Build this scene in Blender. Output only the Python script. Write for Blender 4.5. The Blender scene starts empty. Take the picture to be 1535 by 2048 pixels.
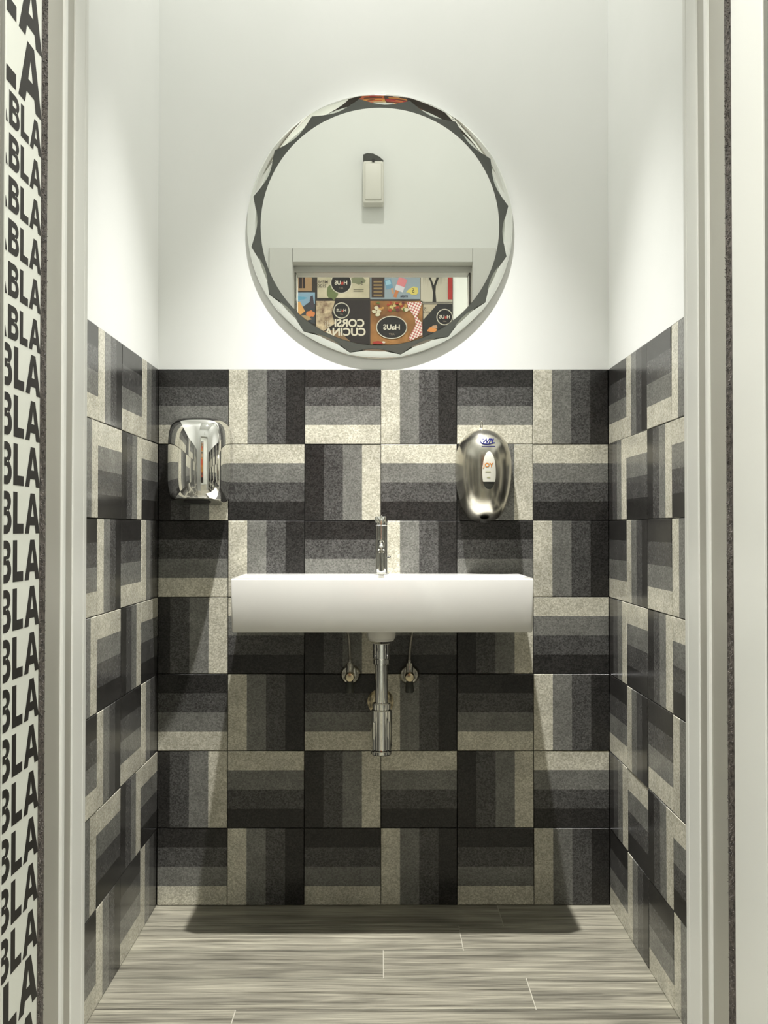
import bpy, bmesh, math, random
from mathutils import Matrix, Vector
random.seed(7)
PI = math.pi
S = bpy.context.scene
COL = S.collection

# ------------------------------------------------------------------ camera, world, lights, exposure
CAMZ = 0.973
cam = bpy.data.cameras.new('camera'); camo = bpy.data.objects.new('camera', cam); COL.objects.link(camo)
cam.sensor_fit = 'VERTICAL'; cam.sensor_height = 36.0; cam.sensor_width = 27.0
cam.lens = 36.0 * 2115 / 2048
cam.clip_start = 0.02
camo.location = (0, 0, CAMZ)
camo.rotation_euler = (math.radians(90) + math.atan(34 / 2115), 0, -math.atan(5.5 / 2115))
S.camera = camo
world = bpy.data.worlds.new('world'); S.world = world; world.use_nodes = True
world.node_tree.nodes['Background'].inputs[0].default_value = (0.9, 1.0, 0.9, 1)
world.node_tree.nodes['Background'].inputs[1].default_value = 0.0
S.view_settings.view_transform = 'Standard'; S.view_settings.look = 'None'
S.view_settings.gamma = 1.0; S.view_settings.use_curve_mapping = False
S.view_settings.exposure = 0.1
ROOM_LAMP = (0.0, 2.20, 3.24)
SPOT_W, WIDE_W, HALL_W = 152.0, 7.2, 78.0
LAMP_COL = (1.0, 0.985, 0.955)
HALL_COL = (1.0, 0.985, 0.945)

# ------------------------------------------------------------------ materials
def new_mat(name):
    m = bpy.data.materials.new(name); m.use_nodes = True
    nt = m.node_tree
    return m, nt, nt.nodes['Principled BSDF']
def plain(name, col, rough=0.5, metal=0.0, spec=0.5, coat=0.0):
    m, nt, b = new_mat(name)
    b.inputs['Base Color'].default_value = (*col, 1); b.inputs['Roughness'].default_value = rough
    b.inputs['Metallic'].default_value = metal; b.inputs['Specular IOR Level'].default_value = spec
    b.inputs['Coat Weight'].default_value = coat
    return m
def N(nt, t, **kw):
    n = nt.nodes.new(t)
    for k, v in kw.items(): setattr(n, k, v)
    return n
def noisy(name, c1, c2, scale, rough=0.5, bump=0.0, bscale=None, detail=4, lo=0.35, hi=0.65, stretch=(1,1,1), spec=0.5, metal=0.0):
    m, nt, b = new_mat(name)
    tc = N(nt, 'ShaderNodeTexCoord'); mp = N(nt, 'ShaderNodeMapping'); mp.inputs['Scale'].default_value = stretch
    nt.links.new(tc.outputs['Object'], mp.inputs['Vector'])
    no = N(nt, 'ShaderNodeTexNoise'); no.inputs['Scale'].default_value = scale; no.inputs['Detail'].default_value = detail
    nt.links.new(mp.outputs[0], no.inputs['Vector'])
    r = N(nt, 'ShaderNodeValToRGB'); r.color_ramp.elements[0].position = lo; r.color_ramp.elements[1].position = hi
    r.color_ramp.elements[0].color = (*c1, 1); r.color_ramp.elements[1].color = (*c2, 1)
    nt.links.new(no.outputs['Fac'], r.inputs['Fac']); nt.links.new(r.outputs['Color'], b.inputs['Base Color'])
    b.inputs['Roughness'].default_value = rough; b.inputs['Specular IOR Level'].default_value = spec; b.inputs['Metallic'].default_value = metal
    if bump:
        n2 = N(nt, 'ShaderNodeTexNoise'); n2.inputs['Scale'].default_value = bscale or scale; n2.inputs['Detail'].default_value = 3
        nt.links.new(mp.outputs[0], n2.inputs['Vector'])
        bp = N(nt, 'ShaderNodeBump'); bp.inputs['Strength'].default_value = bump; bp.inputs['Distance'].default_value = 0.002
        nt.links.new(n2.outputs['Fac'], bp.inputs['Height']); nt.links.new(bp.outputs['Normal'], b.inputs['Normal'])
    return m
def terrazzo(name, base, grain, amount):
    """cement stripe with fine stone chips, cloudy wear and a small shift from tile to tile"""
    m, nt, b = new_mat(name); L = nt.links.new
    tc = N(nt, 'ShaderNodeTexCoord'); oi = N(nt, 'ShaderNodeObjectInfo')
    off = N(nt, 'ShaderNodeVectorMath', operation='SCALE'); off.inputs[0].default_value = (7.3, 3.1, 5.7); L(oi.outputs['Random'], off.inputs['Scale'])
    add = N(nt, 'ShaderNodeVectorMath', operation='ADD'); L(tc.outputs['Object'], add.inputs[0]); L(off.outputs[0], add.inputs[1])
    vo = N(nt, 'ShaderNodeTexVoronoi'); vo.inputs['Scale'].default_value = 330; L(add.outputs[0], vo.inputs['Vector'])
    sep = N(nt, 'ShaderNodeSeparateColor'); L(vo.outputs['Color'], sep.inputs[0])
    gr = N(nt, 'ShaderNodeMapRange'); gr.inputs['From Min'].default_value = 0.1; gr.inputs['From Max'].default_value = 1.0
    gr.inputs['To Min'].default_value = 0.0; gr.inputs['To Max'].default_value = amount; L(sep.outputs[0], gr.inputs['Value'])
    mix = N(nt, 'ShaderNodeMix', data_type='RGBA'); mix.inputs[6].default_value = (*base, 1); mix.inputs[7].default_value = (*grain, 1)
    L(gr.outputs[0], mix.inputs[0])
    cl = N(nt, 'ShaderNodeTexNoise'); cl.inputs['Scale'].default_value = 17; cl.inputs['Detail'].default_value = 5; L(add.outputs[0], cl.inputs['Vector'])
    mr = N(nt, 'ShaderNodeMapRange'); mr.inputs['From Min'].default_value = 0.3; mr.inputs['From Max'].default_value = 0.7
    mr.inputs['To Min'].default_value = 0.84; mr.inputs['To Max'].default_value = 1.12; L(cl.outputs['Fac'], mr.inputs['Value'])
    rr = N(nt, 'ShaderNodeMapRange'); rr.inputs['To Min'].default_value = 0.9; rr.inputs['To Max'].default_value = 1.1; L(oi.outputs['Random'], rr.inputs['Value'])
    mu = N(nt, 'ShaderNodeMath', operation='MULTIPLY'); L(mr.outputs[0], mu.inputs[0]); L(rr.outputs[0], mu.inputs[1])
    sc = N(nt, 'ShaderNodeVectorMath', operation='SCALE'); L(mix.outputs[2], sc.inputs[0]); L(mu.outputs[0], sc.inputs['Scale'])
    L(sc.outputs[0], b.inputs['Base Color'])
    r2 = N(nt, 'ShaderNodeMapRange'); r2.inputs['To Min'].default_value = 0.15; r2.inputs['To Max'].default_value = 0.27
    L(cl.outputs['Fac'], r2.inputs['Value']); L(r2.outputs[0], b.inputs['Roughness'])
    b.inputs['Specular IOR Level'].default_value = 0.32
    return m
def wood_tile(name):
    m, nt, b = new_mat(name); L = nt.links.new
    tc = N(nt, 'ShaderNodeTexCoord'); oi = N(nt, 'ShaderNodeObjectInfo')
    off = N(nt, 'ShaderNodeVectorMath', operation='SCALE'); off.inputs[0].default_value = (11.3, 7.1, 3.7); L(oi.outputs['Random'], off.inputs['Scale'])
    add = N(nt, 'ShaderNodeVectorMath', operation='ADD'); L(tc.outputs['Object'], add.inputs[0]); L(off.outputs[0], add.inputs[1])
    mp = N(nt, 'ShaderNodeMapping'); mp.inputs['Scale'].default_value = (1.1, 44, 1); L(add.outputs[0], mp.inputs['Vector'])
    n1 = N(nt, 'ShaderNodeTexNoise'); n1.inputs['Scale'].default_value = 1.6; n1.inputs['Detail'].default_value = 9; n1.inputs['Roughness'].default_value = 0.62; n1.inputs['Distortion'].default_value = 0.9; L(mp.outputs[0], n1.inputs['Vector'])
    r = N(nt, 'ShaderNodeValToRGB'); e = r.color_ramp.elements
    e[0].position = 0.34; e[0].color = (0.11, 0.102, 0.077, 1); e[1].position = 0.68; e[1].color = (0.385, 0.367, 0.288, 1)
    x = e.new(0.44); x.color = (0.245, 0.232, 0.18, 1); x = e.new(0.58); x.color = (0.325, 0.309, 0.242, 1)
    L(n1.outputs['Fac'], r.inputs['Fac'])
    mp2 = N(nt, 'ShaderNodeMapping'); mp2.inputs['Scale'].default_value = (9, 420, 1); L(add.outputs[0], mp2.inputs['Vector'])
    n2 = N(nt, 'ShaderNodeTexNoise'); n2.inputs['Scale'].default_value = 1.0; n2.inputs['Detail'].default_value = 3; L(mp2.outputs[0], n2.inputs['Vector'])
    mr = N(nt, 'ShaderNodeMapRange'); mr.inputs['From Min'].default_value = 0.3; mr.inputs['From Max'].default_value = 0.7; mr.inputs['To Min'].default_value = 0.55; mr.inputs['To Max'].default_value = 1.28
    L(n2.outputs['Fac'], mr.inputs['Value'])
    rr = N(nt, 'ShaderNodeMapRange'); rr.inputs['To Min'].default_value = 0.9; rr.inputs['To Max'].default_value = 1.12; L(oi.outputs['Random'], rr.inputs['Value'])
    mp3 = N(nt, 'ShaderNodeMapping'); mp3.inputs['Scale'].default_value = (2.6, 15, 1); L(add.outputs[0], mp3.inputs['Vector'])
    n3 = N(nt, 'ShaderNodeTexNoise'); n3.inputs['Scale'].default_value = 1.0; n3.inputs['Detail'].default_value = 4; n3.inputs['Distortion'].default_value = 1.2; L(mp3.outputs[0], n3.inputs['Vector'])
    m3 = N(nt, 'ShaderNodeMapRange'); m3.inputs['From Min'].default_value = 0.3; m3.inputs['From Max'].default_value = 0.6; m3.inputs['To Min'].default_value = 0.55; m3.inputs['To Max'].default_value = 1.08
    L(n3.outputs['Fac'], m3.inputs['Value'])
    mu0 = N(nt, 'ShaderNodeMath', operation='MULTIPLY'); L(mr.outputs[0], mu0.inputs[0]); L(m3.outputs[0], mu0.inputs[1])
    mu = N(nt, 'ShaderNodeMath', operation='MULTIPLY'); L(mu0.outputs[0], mu.inputs[0]); L(rr.outputs[0], mu.inputs[1])
    sc = N(nt, 'ShaderNodeVectorMath', operation='SCALE'); L(r.outputs['Color'], sc.inputs[0]); L(mu.outputs[0], sc.inputs['Scale'])
    L(sc.outputs[0], b.inputs['Base Color']); b.inputs['Roughness'].default_value = 0.42
    bp = N(nt, 'ShaderNodeBump'); bp.inputs['Strength'].default_value = 0.12; bp.inputs['Distance'].default_value = 0.001
    L(n2.outputs['Fac'], bp.inputs['Height']); L(bp.outputs['Normal'], b.inputs['Normal'])
    return m
def emit(name, col, strength):
    m, nt, b = new_mat(name)
    b.inputs['Base Color'].default_value = (*col, 1); b.inputs['Emission Color'].default_value = (*col, 1); b.inputs['Emission Strength'].default_value = strength
    return m
def gingham(name):
    m, nt, b = new_mat(name); L = nt.links.new
    tc = N(nt, 'ShaderNodeTexCoord'); ch = N(nt, 'ShaderNodeTexChecker'); ch.inputs['Scale'].default_value = 85
    ch.inputs['Color1'].default_value = (0.36, 0.32, 0.27, 1); ch.inputs['Color2'].default_value = (0.21, 0.022, 0.02, 1)
    mp = N(nt, 'ShaderNodeMapping'); mp.inputs['Rotation'].default_value = (0, 0, 0.35); mp.inputs['Location'].default_value = (0, 0, 0.003)
    L(tc.outputs['Object'], mp.inputs['Vector']); L(mp.outputs[0], ch.inputs['Vector']); L(ch.outputs['Color'], b.inputs['Base Color']); b.inputs['Roughness'].default_value = .5
    return m

M = {}
M['plaster'] = noisy('white_plaster', (0.855, 0.87, 0.84), (0.88, 0.892, 0.865), 3.0, rough=0.62, bump=0.05, bscale=40, spec=0.3)
M['hall_paint'] = plain('hall_wall_paint', (0.46, 0.47, 0.435), 0.7, 0, 0.3)
M['ceiling'] = plain('ceiling_white', (0.88, 0.885, 0.86), 0.8)
M['grout'] = noisy('dark_grout', (0.035, 0.03, 0.026), (0.07, 0.065, 0.055), 60, rough=0.9)
M['cream'] = terrazzo('cream_terrazzo', (0.45, 0.43, 0.34), (0.74, 0.715, 0.61), 1.0)
M['mid'] = terrazzo('sage_grey_terrazzo', (0.142, 0.142, 0.13), (0.29, 0.289, 0.267), 0.7)
M['dark'] = terrazzo('charcoal_grey_terrazzo', (0.048, 0.047, 0.0455), (0.185, 0.183, 0.177), 0.55)
M['black'] = terrazzo('black_terrazzo', (0.018, 0.0172, 0.0165), (0.075, 0.072, 0.069), 0.45)
M['wood'] = wood_tile('wood_look_tile')
M['floor_grout'] = plain('pale_floor_grout', (0.42, 0.40, 0.33), 0.9)
M['paint'] = plain('white_lacquer', (0.76, 0.763, 0.725), 0.32)
M['profile'] = plain('grey_satin_profile', (0.42, 0.41, 0.36), 0.38, 0.25)
M['hall_shade'] = plain('painted_hall_shade', (0.20, 0.195, 0.17), 0.4, 0.2)  # shade of the hall-side wall face put into a dark tone
M['bristle'] = noisy('brush_bristle', (0.035, 0.030, 0.026), (0.13, 0.112, 0.098), 160, rough=0.6)
M['print_white'] = plain('print_white', (0.70, 0.715, 0.65), 0.35)
M['print_black'] = plain('print_black', (0.02, 0.018, 0.016), 0.5, 0, .25)
M['ceramic'] = plain('white_ceramic', (0.82, 0.81, 0.765), 0.08, 0, 0.5, 0.3)
M['chrome'] = plain('chrome', (0.86, 0.86, 0.83), 0.035, 1.0)
M['chrome_dull'] = noisy('worn_chrome', (0.45, 0.43, 0.37), (0.75, 0.73, 0.66), 90, rough=0.2, metal=1.0)
M['brass'] = plain('yellowed_metal', (0.62, 0.54, 0.37), 0.2, 1.0)
M['steel'] = noisy('brushed_steel', (0.50, 0.48, 0.42), (0.62, 0.60, 0.53), 14, rough=0.24, metal=1.0)
M['silver'] = plain('mirror_silver', (0.90, 0.91, 0.87), 0.0, 1.0)
M['band'] = plain('smoky_mirror_band', (0.075, 0.08, 0.07), 0.12, 0.0, 0.35)
M['edge'] = plain('glass_edge', (0.62, 0.65, 0.58), 0.12, 0.4)
M['plastic'] = plain('white_plastic', (0.76, 0.75, 0.68), 0.4)
M['plug'] = plain('cream_plastic', (0.62, 0.60, 0.50), 0.4)
M['smoke'] = plain('smoked_plastic', (0.05, 0.052, 0.045), 0.15)
M['braid'] = noisy('braided_hose', (0.10, 0.095, 0.085), (0.45, 0.43, 0.38), 900, rough=0.35, metal=0.8)
M['dark'+'_hole'] = plain('dark_opening', (0.012, 0.011, 0.01), 0.6)
M['navy'] = plain('navy_print', (0.02, 0.022, 0.11), 0.9, 0, 0.0)
M['orange'] = plain('orange_print', (0.72, 0.25, 0.03), 0.5)
M['label'] = plain('label_white', (0.80, 0.79, 0.70), 0.4)
M['olive'] = plain('olive_print', (0.45, 0.45, 0.22), 0.5)
M['fill_lens'] = emit('fill_panel_diffuser', (1.0, 0.98, 0.92), 3.0)
M['lens'] = emit('lamp_lens', (1.0, 0.97, 0.88), 40.0)

# ------------------------------------------------------------------ helpers
def link(name, me, mat=None, parent=None, M4=None):
    o = bpy.data.objects.new(name, me); COL.objects.link(o)
    if mat is not None:
        for mm in (mat if isinstance(mat, (list, tuple)) else [mat]): me.materials.append(M[mm] if isinstance(mm, str) else mm)
    if parent: o.parent = parent
    if M4 is not None: o.matrix_local = M4
    return o
def empty(name, loc=(0, 0, 0), M4=None):
    o = bpy.data.objects.new(name, None); COL.objects.link(o); o.empty_display_size = 0.05
    o.location = loc
    if M4 is not None: o.matrix_world = M4
    return o
def tag(o, label=None, cat=None, group=None, kind=None):
    if label: o['label'] = label
    if cat: o['category'] = cat
    if group: o['group'] = group
    if kind: o['kind'] = kind
    return o
def bm_mesh(name, bm, smooth=False):
    me = bpy.data.meshes.new(name); bmesh.ops.recalc_face_normals(bm, faces=bm.faces[:]); bm.to_mesh(me); bm.free()
    if smooth: me.polygons.foreach_set('use_smooth', [True] * len(me.polygons))
    return me
def add_box(bm, lo, hi, bev=0.0, seg=2):
    r = bmesh.ops.create_cube(bm, size=1.0)
    vs = r['verts']
    for v in vs:
        v.co = Vector([lo[i] + (v.co[i] + 0.5) * (hi[i] - lo[i]) for i in range(3)])
    if bev:
        es = list({e for v in vs for e in v.link_edges})
        bmesh.ops.bevel(bm, geom=es, offset=bev, segments=seg, profile=0.5, affect='EDGES')
def box(name, lo, hi, mat, parent=None, bev=0.0, seg=2, M4=None):
    bm = bmesh.new(); add_box(bm, lo, hi, bev, seg)
    return link(name, bm_mesh(name, bm), mat, parent, M4)
def boxes(name, lst, mat, parent=None, bev=0.0):
    bm = bmesh.new()
    for lo, hi in lst: add_box(bm, lo, hi, bev)
    return link(name, bm_mesh(name, bm), mat, parent)
def lathe_bm(bm, prof, n=40, M4=Matrix()):
    """prof: (radius, height) list revolved about local z"""
    rings = []
    for r, z in prof:
        if r < 1e-6: rings.append([bm.verts.new(M4 @ Vector((0, 0, z)))])
        else: rings.append([bm.verts.new(M4 @ Vector((r * math.cos(2 * PI * k / n), r * math.sin(2 * PI * k / n), z))) for k in range(n)])
    for a, b in zip(rings, rings[1:]):
        for k in range(n):
            q = [a[k % len(a)], a[(k + 1) % len(a)], b[(k + 1) % len(b)], b[k % len(b)]]
            u = []
            for v in q:
                if v not in u: u.append(v)
            if len(u) > 2: bm.faces.new(u)
def sharp(me, ang=35):
    me.polygons.foreach_set('use_smooth', [True] * len(me.polygons))
    bm = bmesh.new(); bm.from_mesh(me)
    for e in bm.edges:
        if len(e.link_faces) == 2 and e.calc_face_angle(0) > math.radians(ang): e.smooth = False
    bm.to_mesh(me); bm.free()
def lathe(name, prof, mat, parent=None, M4=Matrix(), n=40):
    bm = bmesh.new(); lathe_bm(bm, prof, n, M4)
    me = bm_mesh(name, bm); sharp(me)
    return link(name, me, mat, parent)
def tube(name, pts, r, mat, parent=None, n=12, closed=False):
    bm = bmesh.new(); pts = [Vector(p) for p in pts]; rings = []
    for i, p in enumerate(pts):
        if closed: t = pts[(i + 1) % len(pts)] - pts[i - 1]
        else: t = pts[min(i + 1, len(pts) - 1)] - pts[max(i - 1, 0)]
        t.normalize(); a = t.orthogonal() if i == 0 else (rings_a - t * rings_a.dot(t))
        a.normalize(); rings_a = a; b = t.cross(a)
        rings.append([bm.verts.new(p + (a * math.cos(2 * PI * k / n) + b * math.sin(2 * PI * k / n)) * r) for k in range(n)])
    m = len(rings)
    for i in range(m if closed else m - 1):
        A, B = rings[i], rings[(i + 1) % m]
        for k in range(n): bm.faces.new([A[k], A[(k + 1) % n], B[(k + 1) % n], B[k]])
    if not closed:
        bm.faces.new(rings[0][::-1]); bm.faces.new(rings[-1])
    return link(name, bm_mesh(name, bm, True), mat, parent)
def poly_mesh(name, loops, thick=0.0006, z=0.0):
    """2-D outline with holes, filled and given a little thickness"""
    cu = bpy.data.curves.new(name, 'CURVE'); cu.dimensions = '2D'; cu.fill_mode = 'BOTH'; cu.extrude = thick / 2
    for lp in loops:
        sp = cu.splines.new('POLY'); sp.points.add(len(lp) - 1); sp.use_cyclic_u = True
        for p, c in zip(sp.points, lp): p.co = (c[0], c[1], 0, 1)
    return curve_to_mesh(cu, name, z + thick / 2)
def curve_to_mesh(cu, name, dz=0.0):
    o = bpy.data.objects.new(name, cu); COL.objects.link(o)
    bpy.context.view_layer.update()
    dg = bpy.context.evaluated_depsgraph_get()
    me = bpy.data.meshes.new_from_object(o.evaluated_get(dg)); me.materials.clear()
    for v in me.vertices: v.co.z += dz
    bpy.data.objects.remove(o); bpy.data.curves.remove(cu); me.name = name
    return me
def text_mesh(name, s, size, bold=0.0, thick=0.0006, z=0.0, shear=0.0, space=1.0, align='CENTER'):
    cu = bpy.data.curves.new(name, 'FONT'); cu.body = s; cu.size = size; cu.align_x = align; cu.align_y = 'CENTER'
    cu.offset = bold * size; cu.extrude = thick / 2; cu.shear = shear; cu.space_character = space; cu.resolution_u = 4
    return curve_to_mesh(cu, name, z + thick / 2)
def frame(origin, u, v, n):
    m = Matrix.Identity(4)
    for i, a in enumerate((u, v, n)):
        for j in range(3): m[j][i] = a[j]
    for j in range(3): m[j][3] = origin[j]
    return m
def circ(cx, cy, rx, ry=None, n=40, a0=0.0, a1=2 * PI):
    ry = ry or rx
    return [(cx + rx * math.cos(a0 + (a1 - a0) * k / n), cy + ry * math.sin(a0 + (a1 - a0) * k / n)) for k in range(n)]
U_BACK = lambda o: frame(o, (1, 0, 0), (0, 0, 1), (0, -1, 0))
U_LEFT = lambda o: frame(o, (0, 1, 0), (0, 0, 1), (1, 0, 0))
U_RIGHT = lambda o: frame(o, (0, -1, 0), (0, 0, 1), (-1, 0, 0))
U_REAR = lambda o: frame(o, (-1, 0, 0), (0, 0, 1), (0, 1, 0))

# ------------------------------------------------------------------ room shell
XL, XR, YB, YD, YO = -0.580, 0.5916, 2.75, 1.263, 0.995   # tile faces of the side walls, back wall, door wall (room side, hall side)
ZT, ZC = 1.389, 3.25                                     # tile top, ceiling
JL, JR, ZH = -0.355, 0.366, 2.04                        # door opening
HX, HY, HZ = 1.35, -1.20, 3.05                           # hall half width, poster wall, hall ceiling
TT = 0.014                                               # tile thickness
st = lambda o: tag(o, kind='structure')
def wall(name, up, low):
    bm = bmesh.new(); add_box(bm, *up); n = len(bm.faces); add_box(bm, *low); bm.faces.ensure_lookup_table()
    for f in bm.faces[n:]: f.material_index = 1
    return st(link(name, bm_mesh(name, bm), ['plaster', 'grout']))
wall_back = wall('wall_back', ((XL - .12, YB + .0015, ZT), (XR + .12, YB + .12, ZC)), ((XL - .12, YB + TT, -.1), (XR + .12, YB + .12, ZT)))
wall_left = wall('wall_left', ((XL - .12, YD, ZT), (XL - .0015, YB + .0015, ZC)), ((XL - .12, YD, -.1), (XL - TT, YB + TT, ZT)))
wall_right = wall('wall_right', ((XR + .0015, YD, ZT), (XR + .12, YB + .0015, ZC)), ((XR + TT, YD, -.1), (XR + .12, YB + TT, ZT)))
JT = 0.03
st(boxes('wall_front', [((-HX, YO, -.1), (JL - JT, YD, ZC)), ((JR + JT, YO, -.1), (HX, YD, ZC)), ((JL - JT, YO, ZH + JT), (JR + JT, YD, ZC))], 'plaster'))
st(box('ceiling', (XL - .12, YO, ZC), (XR + .12, YB + .12, ZC + .1), 'ceiling'))
floor = st(box('floor', (-HX, HY, -.1), (HX, YB + TT, -0.0011), 'floor_grout'))
st(box('wall_hall_rear', (-HX - .1, HY - .1, -.1), (HX + .1, HY, HZ + .1), 'hall_paint'))
st(box('wall_hall_left', (-HX - .1, HY, -.1), (-HX, YO + .1, HZ + .1), 'plaster'))
st(box('wall_hall_right', (HX, HY, -.1), (HX + .1, YO + .1, HZ + .1), 'plaster'))
st(box('ceiling_hall', (-HX, HY, HZ), (HX, YO, HZ + .1), 'ceiling'))

# ------------------------------------------------------------------ wall tiles
P, JOINT = 0.199, 0.0014
tile_cache = {}
def tile_mesh(orient, flip, c0, c1, r0, r1):
    """orient H/V stripes; flip: dark first along the stripe axis; c0..c1, r0..r1 kept part of the 0..P square"""
    key = (orient, flip, round(c0, 4), round(c1, 4), round(r0, 4), round(r1, 4))
    if key in tile_cache: return tile_cache[key]
    b = 0.0011; j = JOINT / 2
    a0, a1, t0, t1 = (c0, c1, r0, r1) if orient == 'V' else (r0, r1, c0, c1)
    a0 += j; a1 -= j; t0 += j; t1 -= j
    cuts = [a0, a0 + b] + [P / 4 * k for k in (1, 2, 3) if a0 + 2 * b < P / 4 * k < a1 - 2 * b] + [a1 - b, a1]
    ts = [t0, t0 + b, t1 - b, t1]
    vs, fs, ms = [], [], []
    for i, a in enumerate(cuts):
        for k, t in enumerate(ts):
            n = TT if (0 < i < len(cuts) - 1 and 0 < k < 3) else TT - b
            vs.append(((a, t, n) if orient == 'V' else (t, a, n)))
    def mi(a):
        q = min(3, max(0, int(a / (P / 4)))); return 3 - q if flip else q
    for i in range(len(cuts) - 1):
        for k in range(3):
            fs.append((i * 4 + k, i * 4 + 4 + k, i * 4 + 5 + k, i * 4 + 1 + k)); ms.append(mi((cuts[i] + cuts[i + 1]) / 2))
    nb = len(vs); L_ = len(cuts) - 1
    cor = [0, L_ * 4, L_ * 4 + 3, 3]
    for c in cor: vs.append((vs[c][0], vs[c][1], 0))
    for q in range(4):
        # skirts from each arris corner down to the bedding
        fs.append((cor[q], cor[(q + 1) % 4], nb + (q + 1) % 4, nb + q)); ms.append(1)
    me = bpy.data.meshes.new('tile'); me.from_pydata(vs, [], fs); me.update()
    bm = bmesh.new(); bm.from_mesh(me); bmesh.ops.recalc_face_normals(bm, faces=bm.faces[:]); bm.to_mesh(me); bm.free()
    for k in ('cream', 'mid', 'dark', 'black'): me.materials.append(M[k])
    me.polygons.foreach_set('material_index', ms)
    tile_cache[key] = me
    return me
def lay(parent, fr, bounds, par0):
    """bounds: joints along the wall from its left end; par0: first column lies flat (0) or upright (1) in the top row"""
    for ci in range(len(bounds) - 1):
        w = bounds[ci + 1] - bounds[ci]
        cut_left = ci == 0 and w < P - 0.004
        for row in range(7):
            z0 = (6 - row) * P; h = (ZT - z0) if row == 0 else P
            up = (ci + par0 + row) % 2 == 1
            odd = row % 2 == 1
            orient = 'V' if up else 'H'
            # even rows: H dark on top, V cream at left; odd rows: H cream on top, V dark at left
            if orient == 'H': flip = odd            # along v upwards: cream first (bottom) when not flipped
            else: flip = odd                        # along u: cream first (left) when not flipped
            c0, c1 = (P - w, P) if cut_left else (0, w)
            me = tile_mesh(orient, flip, c0, min(c1, P + 0.004), 0, h)
            n = random.uniform(-0.0006, 0.0006)
            o = bpy.data.objects.new('tile', me); COL.objects.link(o); o.parent = parent
            o.matrix_local = fr((bounds[ci] - c0, z0, n)) @ Matrix.Rotation(random.gauss(0, .0016), 4, 'X') @ Matrix.Rotation(random.gauss(0, .0016), 4, 'Y')
lay(wall_back, lambda p: U_BACK((p[0], YB + TT - p[2], p[1])), [XL, -.398, -.1992, -.0012, .1968, .395, XR], 0)
lb = [2.564 - P * k for k in range(6, -1, -1)]
lb = [YD + .001] + lb + [YB]
lay(wall_left, lambda p: U_LEFT((XL - TT + p[2], p[0], p[1])), lb, (len(lb) + 1) % 2)
rb = [YB] + [2.551 - P * k for k in range(0, 7)] + [YD + .001]
lay(wall_right, lambda p: U_RIGHT((XR + TT - p[2], -p[0], p[1])), [-y for y in rb], 0)

# ------------------------------------------------------------------ floor planks
PW = 0.1505; ROWS0 = 2.61
joints = {-1: -0.62, 0: 0.19, 1: 0.005, 2: 0.314, 3: -0.295}
pl_cache = {}
def plank_mesh(L_, W_):
    k = (round(L_, 3), round(W_, 3))
    if k not in pl_cache:
        bm = bmesh.new(); add_box(bm, (0, 0, -0.001), (L_, W_, 0), 0.0004, 1); me = bm_mesh('plank', bm); me.materials.append(M['wood']); pl_cache[k] = me
    return pl_cache[k]
g = 0.0022
for r in range(-1, 26):
    y1 = ROWS0 - r * PW; y0 = y1 - PW
    y1 = min(y1, YB + TT - .001)
    y0 = max(y0, HY + .001)
    if y1 - y0 < .02: continue
    inroom = y0 > YD - .001
    x0, x1 = (XL - TT + .001, XR + TT - .001) if inroom else (-HX + .001, HX - .001)
    if not inroom and y1 > YO: x0, x1 = JL - JT + .001, JR + JT - .001
    j0 = joints.get(r, random.uniform(-.5, .5))
    xs = sorted({x0, x1} | {j0 + k * 0.92 for k in range(-3, 4) if x0 + .03 < j0 + k * 0.92 < x1 - .03})
    for a, b in zip(xs, xs[1:]):
        o = bpy.data.objects.new('plank', plank_mesh(b - a - g, y1 - y0 - g)); COL.objects.link(o); o.parent = floor
        o.location = (a + g / 2, y0 + g / 2, 0)

# ------------------------------------------------------------------ door frame (sliding door pocket, brush seals, architrave)
door = st(empty('door_1', ((JL + JR) / 2, YD, 0)))
def dbox(name, lo, hi, mat, bev=0.0):
    o = box(name, [lo[i] - door.location[i] for i in range(3)], [hi[i] - door.location[i] for i in range(3)], mat, door, bev)
    return o
CW, CWH = 0.092, 0.058
for s, xj in ((-1, JL), (1, JR)):
    def strip(name, y0, y1, inset, mat, bev=0.0, ztop=ZH):
        a = xj + s * inset; b_ = xj + s * JT
        dbox(name, (min(a, b_), y0, 0), (max(a, b_), y1, ztop), mat, bev)
    strip('jamb_lip', 1.220, YD, 0.0, 'paint', .002)
    strip('jamb_groove', 1.196, 1.220, 0.0016, 'profile')  # grey finish paints in the recess's shade, here and on the head
    strip('jamb_bead', 1.182, 1.196, 0.0004, 'paint', .003)
    strip('pocket_profile', 1.122, 1.182, 0.003, 'profile')
    strip('brush_holder', 1.100, 1.122, 0.0005, 'bristle')
    hx0, hx1 = (xj - .07, xj - .0008) if s < 0 else (xj + .0008, xj + .07)
    dbox('hall_shade_strip', (hx0, YO - .010, 0), (hx1, YO if s < 0 else 1.008, ZH + .07), 'hall_shade', .002)  # added dark strip standing in for shade on the hall-side wall face
    x0, x1 = (xj - CW, xj) if s < 0 else (xj, xj + CW)
    dbox('architrave', (x0, YD, 0), (x1, YD + .014, ZH + CWH), 'paint', .002)
dbox('architrave', (JL + .001, YD, ZH), (JR - .001, YD + .014, ZH + CWH), 'paint', .002)
for nm, y0, y1, ins, mt in (('jamb_lip', 1.217, YD, 0, 'paint'), ('jamb_groove', 1.189, 1.217, .004, 'profile'), ('jamb_bead', 1.176, 1.189, -.018, 'paint'),
                            ('pocket_profile', 1.122, 1.176, .006, 'profile'), ('brush_holder', 1.100, 1.122, .0, 'bristle'), ('head_panel', YO, 1.100, .006, 'paint')):
    dbox(nm, (JL - .001, y0, ZH + ins), (JR + .001, y1, ZH + JT), mt)
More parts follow.
